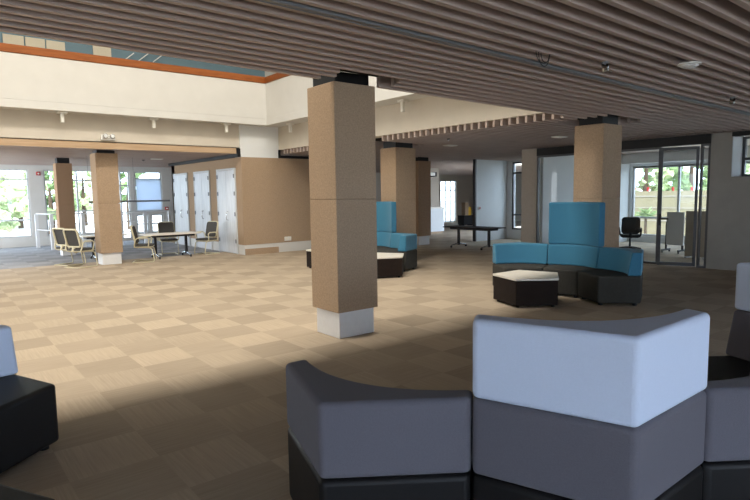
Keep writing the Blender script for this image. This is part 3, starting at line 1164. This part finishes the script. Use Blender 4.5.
for i, (px, Y, h, r, mt, lb) in enumerate((
        (-6, 29, 2.2, 1.0, 'leaf2', 'cut by the left edge of the wide window'), (19, 40, 3.5, 2.0, 'leaf2', 'in the middle of the wide window'),
        (50, 30, 3.2, 1.1, 'leaf', 'left of the farthest left column'), (84, 40, 4.4, 1.6, 'leaf2', 'right of the farthest left column'),
        (129, 33, 3.9, 1.3, 'leaf', 'right of the left felt column'))):
    q = at(px, 200, 1, Y)
    tree(q.x, Y, h, r, 'pale green tree outside the rear bay, ' + lb, mt, 'trees outside the rear bay', 30 + i)
for i, (px, X, h, r, mt, lb) in enumerate((
        (646, 25, 4.6, .9, 'leaf2', 'left in the window'), (664, 36, 6.4, 1.5, 'leaf', 'farther back behind the door frame'),
        (690, 29, 5.4, 1.3, 'leaf', 'seen through the ajar door'), (722, 32, 5.6, 1.4, 'leaf2', 'beside the grey pier'))):
    q = at(px, 200, 0, X)
    tree(X, q.y, h, r, 'leafy tree outside the meeting room, ' + lb, mt, 'trees outside the meeting room', 60 + i)
q = at(646, 210, 0, 20.5)
sh = thing('shrub', 'spiky green shrub in front of the cream fence outside the meeting room', 'shrub', (20.5, q.y, -.15))
b = MB()
rnd = random.Random(3)
for k in range(40):
    a, e = rnd.random() * 2 * PI, rnd.uniform(.3, 1.3)
    l = rnd.uniform(.35, .6)
    d = Vector((math.cos(a) * math.cos(e), math.sin(a) * math.cos(e), math.sin(e)))
    o_ = Vector((0, 0, .75))
    b.tube([o_, o_ + d * l * .6, o_ + d * l + Vector((0, 0, -.12))], [.02, .03, .004], 5)
b.build('foliage', M['leaf'], sh)
MB().tube([(0, 0, 0), (0, 0, .8)], .05, 8).build('stem', M['bark'], sh)
fn = thing('fence', 'cream boarded fence outside the meeting room window', 'fence', (22.5, 9, -.15))
MB().box(0, .1, -6, 3, 0, 1.72).build('board_panel', M['creamfence'], fn)
for z in (.55, 1.05, 1.5):
    MB().box(-.02, -.001, -6, 3, z, z + .04).build('batten', M['beige'], fn)
for i, px in enumerate((648, 673, 692)):
    q = at(px, 187, 0, 23.5)
    o = tag(MB().tube([(0, 0, 0), (0, 0, q.z + .15)], .05, 8).build('post', M['red']), 'red post behind the cream fence, %s' % ('leftmost, in the middle of the window', 'second from the left, over the door handle', 'nearest the grey pier')[i], 'post', 'red posts outside')
    o.location = (23.5, q.y, -.15)
bw = thing('building', 'brick red and grey building outside the tall narrow window', 'building', (40, 25.5, -.15))
MB().box(0, 3, -4, 4, 0, 1.4).build('wall', M['beige'], bw)
MB().box(0, 3, -4, 4, 1.4, 2.0).build('parapet', mat('brick_red', (.36, .12, .06), .8, noise=.2), bw)

# ------------------------------------------------------------------ light
world = bpy.data.worlds.new('sky')
sc.world = world
world.use_nodes = True
wn = world.node_tree
bg = wn.nodes['Background']
bg.inputs[0].default_value = (.66, .80, 1.0, 1)
bg.inputs[1].default_value = 9.0


def area(name, loc, rot, sx, sy, e, c):
    l = bpy.data.lights.new(name, 'AREA')
    l.shape = 'RECTANGLE'
    l.size, l.size_y = sx, sy
    l.energy = e
    l.color = c
    o = bpy.data.objects.new(name, l)
    col.objects.link(o)
    o.location = loc
    o.rotation_euler = rot
    return o


# daylight through the roof light over the well
area('roof_daylight', (1.0, 6.15, 11.9), (0, 0, 0), 13, 1.9, 1800, (1, .93, .82))
# lamp added to brighten the rear bay, set at its unseen side openings
area('bay_fill_lamp', (-1.45, 18.4, 1.5), (0, R(-90), 0), 2.2, 6.8, 420, (.93, .97, 1))
# sun for the outdoors
sun = bpy.data.lights.new('sun', 'SUN')
sun.energy = 9
sun.angle = R(2)
sun.color = (1, .95, .85)
so_ = bpy.data.objects.new('sun', sun)
col.objects.link(so_)
so_.rotation_euler = (R(38), 0, R(-30))

sc.view_settings.view_transform = 'Standard'
sc.view_settings.look = 'None'
sc.view_settings.exposure = 0
sc.view_settings.gamma = 1
sc.view_settings.use_curve_mapping = False
sc.cycles.use_denoising = True
sc.cycles.max_bounces = 8
sc.cycles.diffuse_bounces = 5
sc.cycles.transparent_max_bounces = 12
sc.cycles.sample_clamp_indirect = 6
sc.cycles.caustics_reflective = False
sc.cycles.caustics_refractive = False
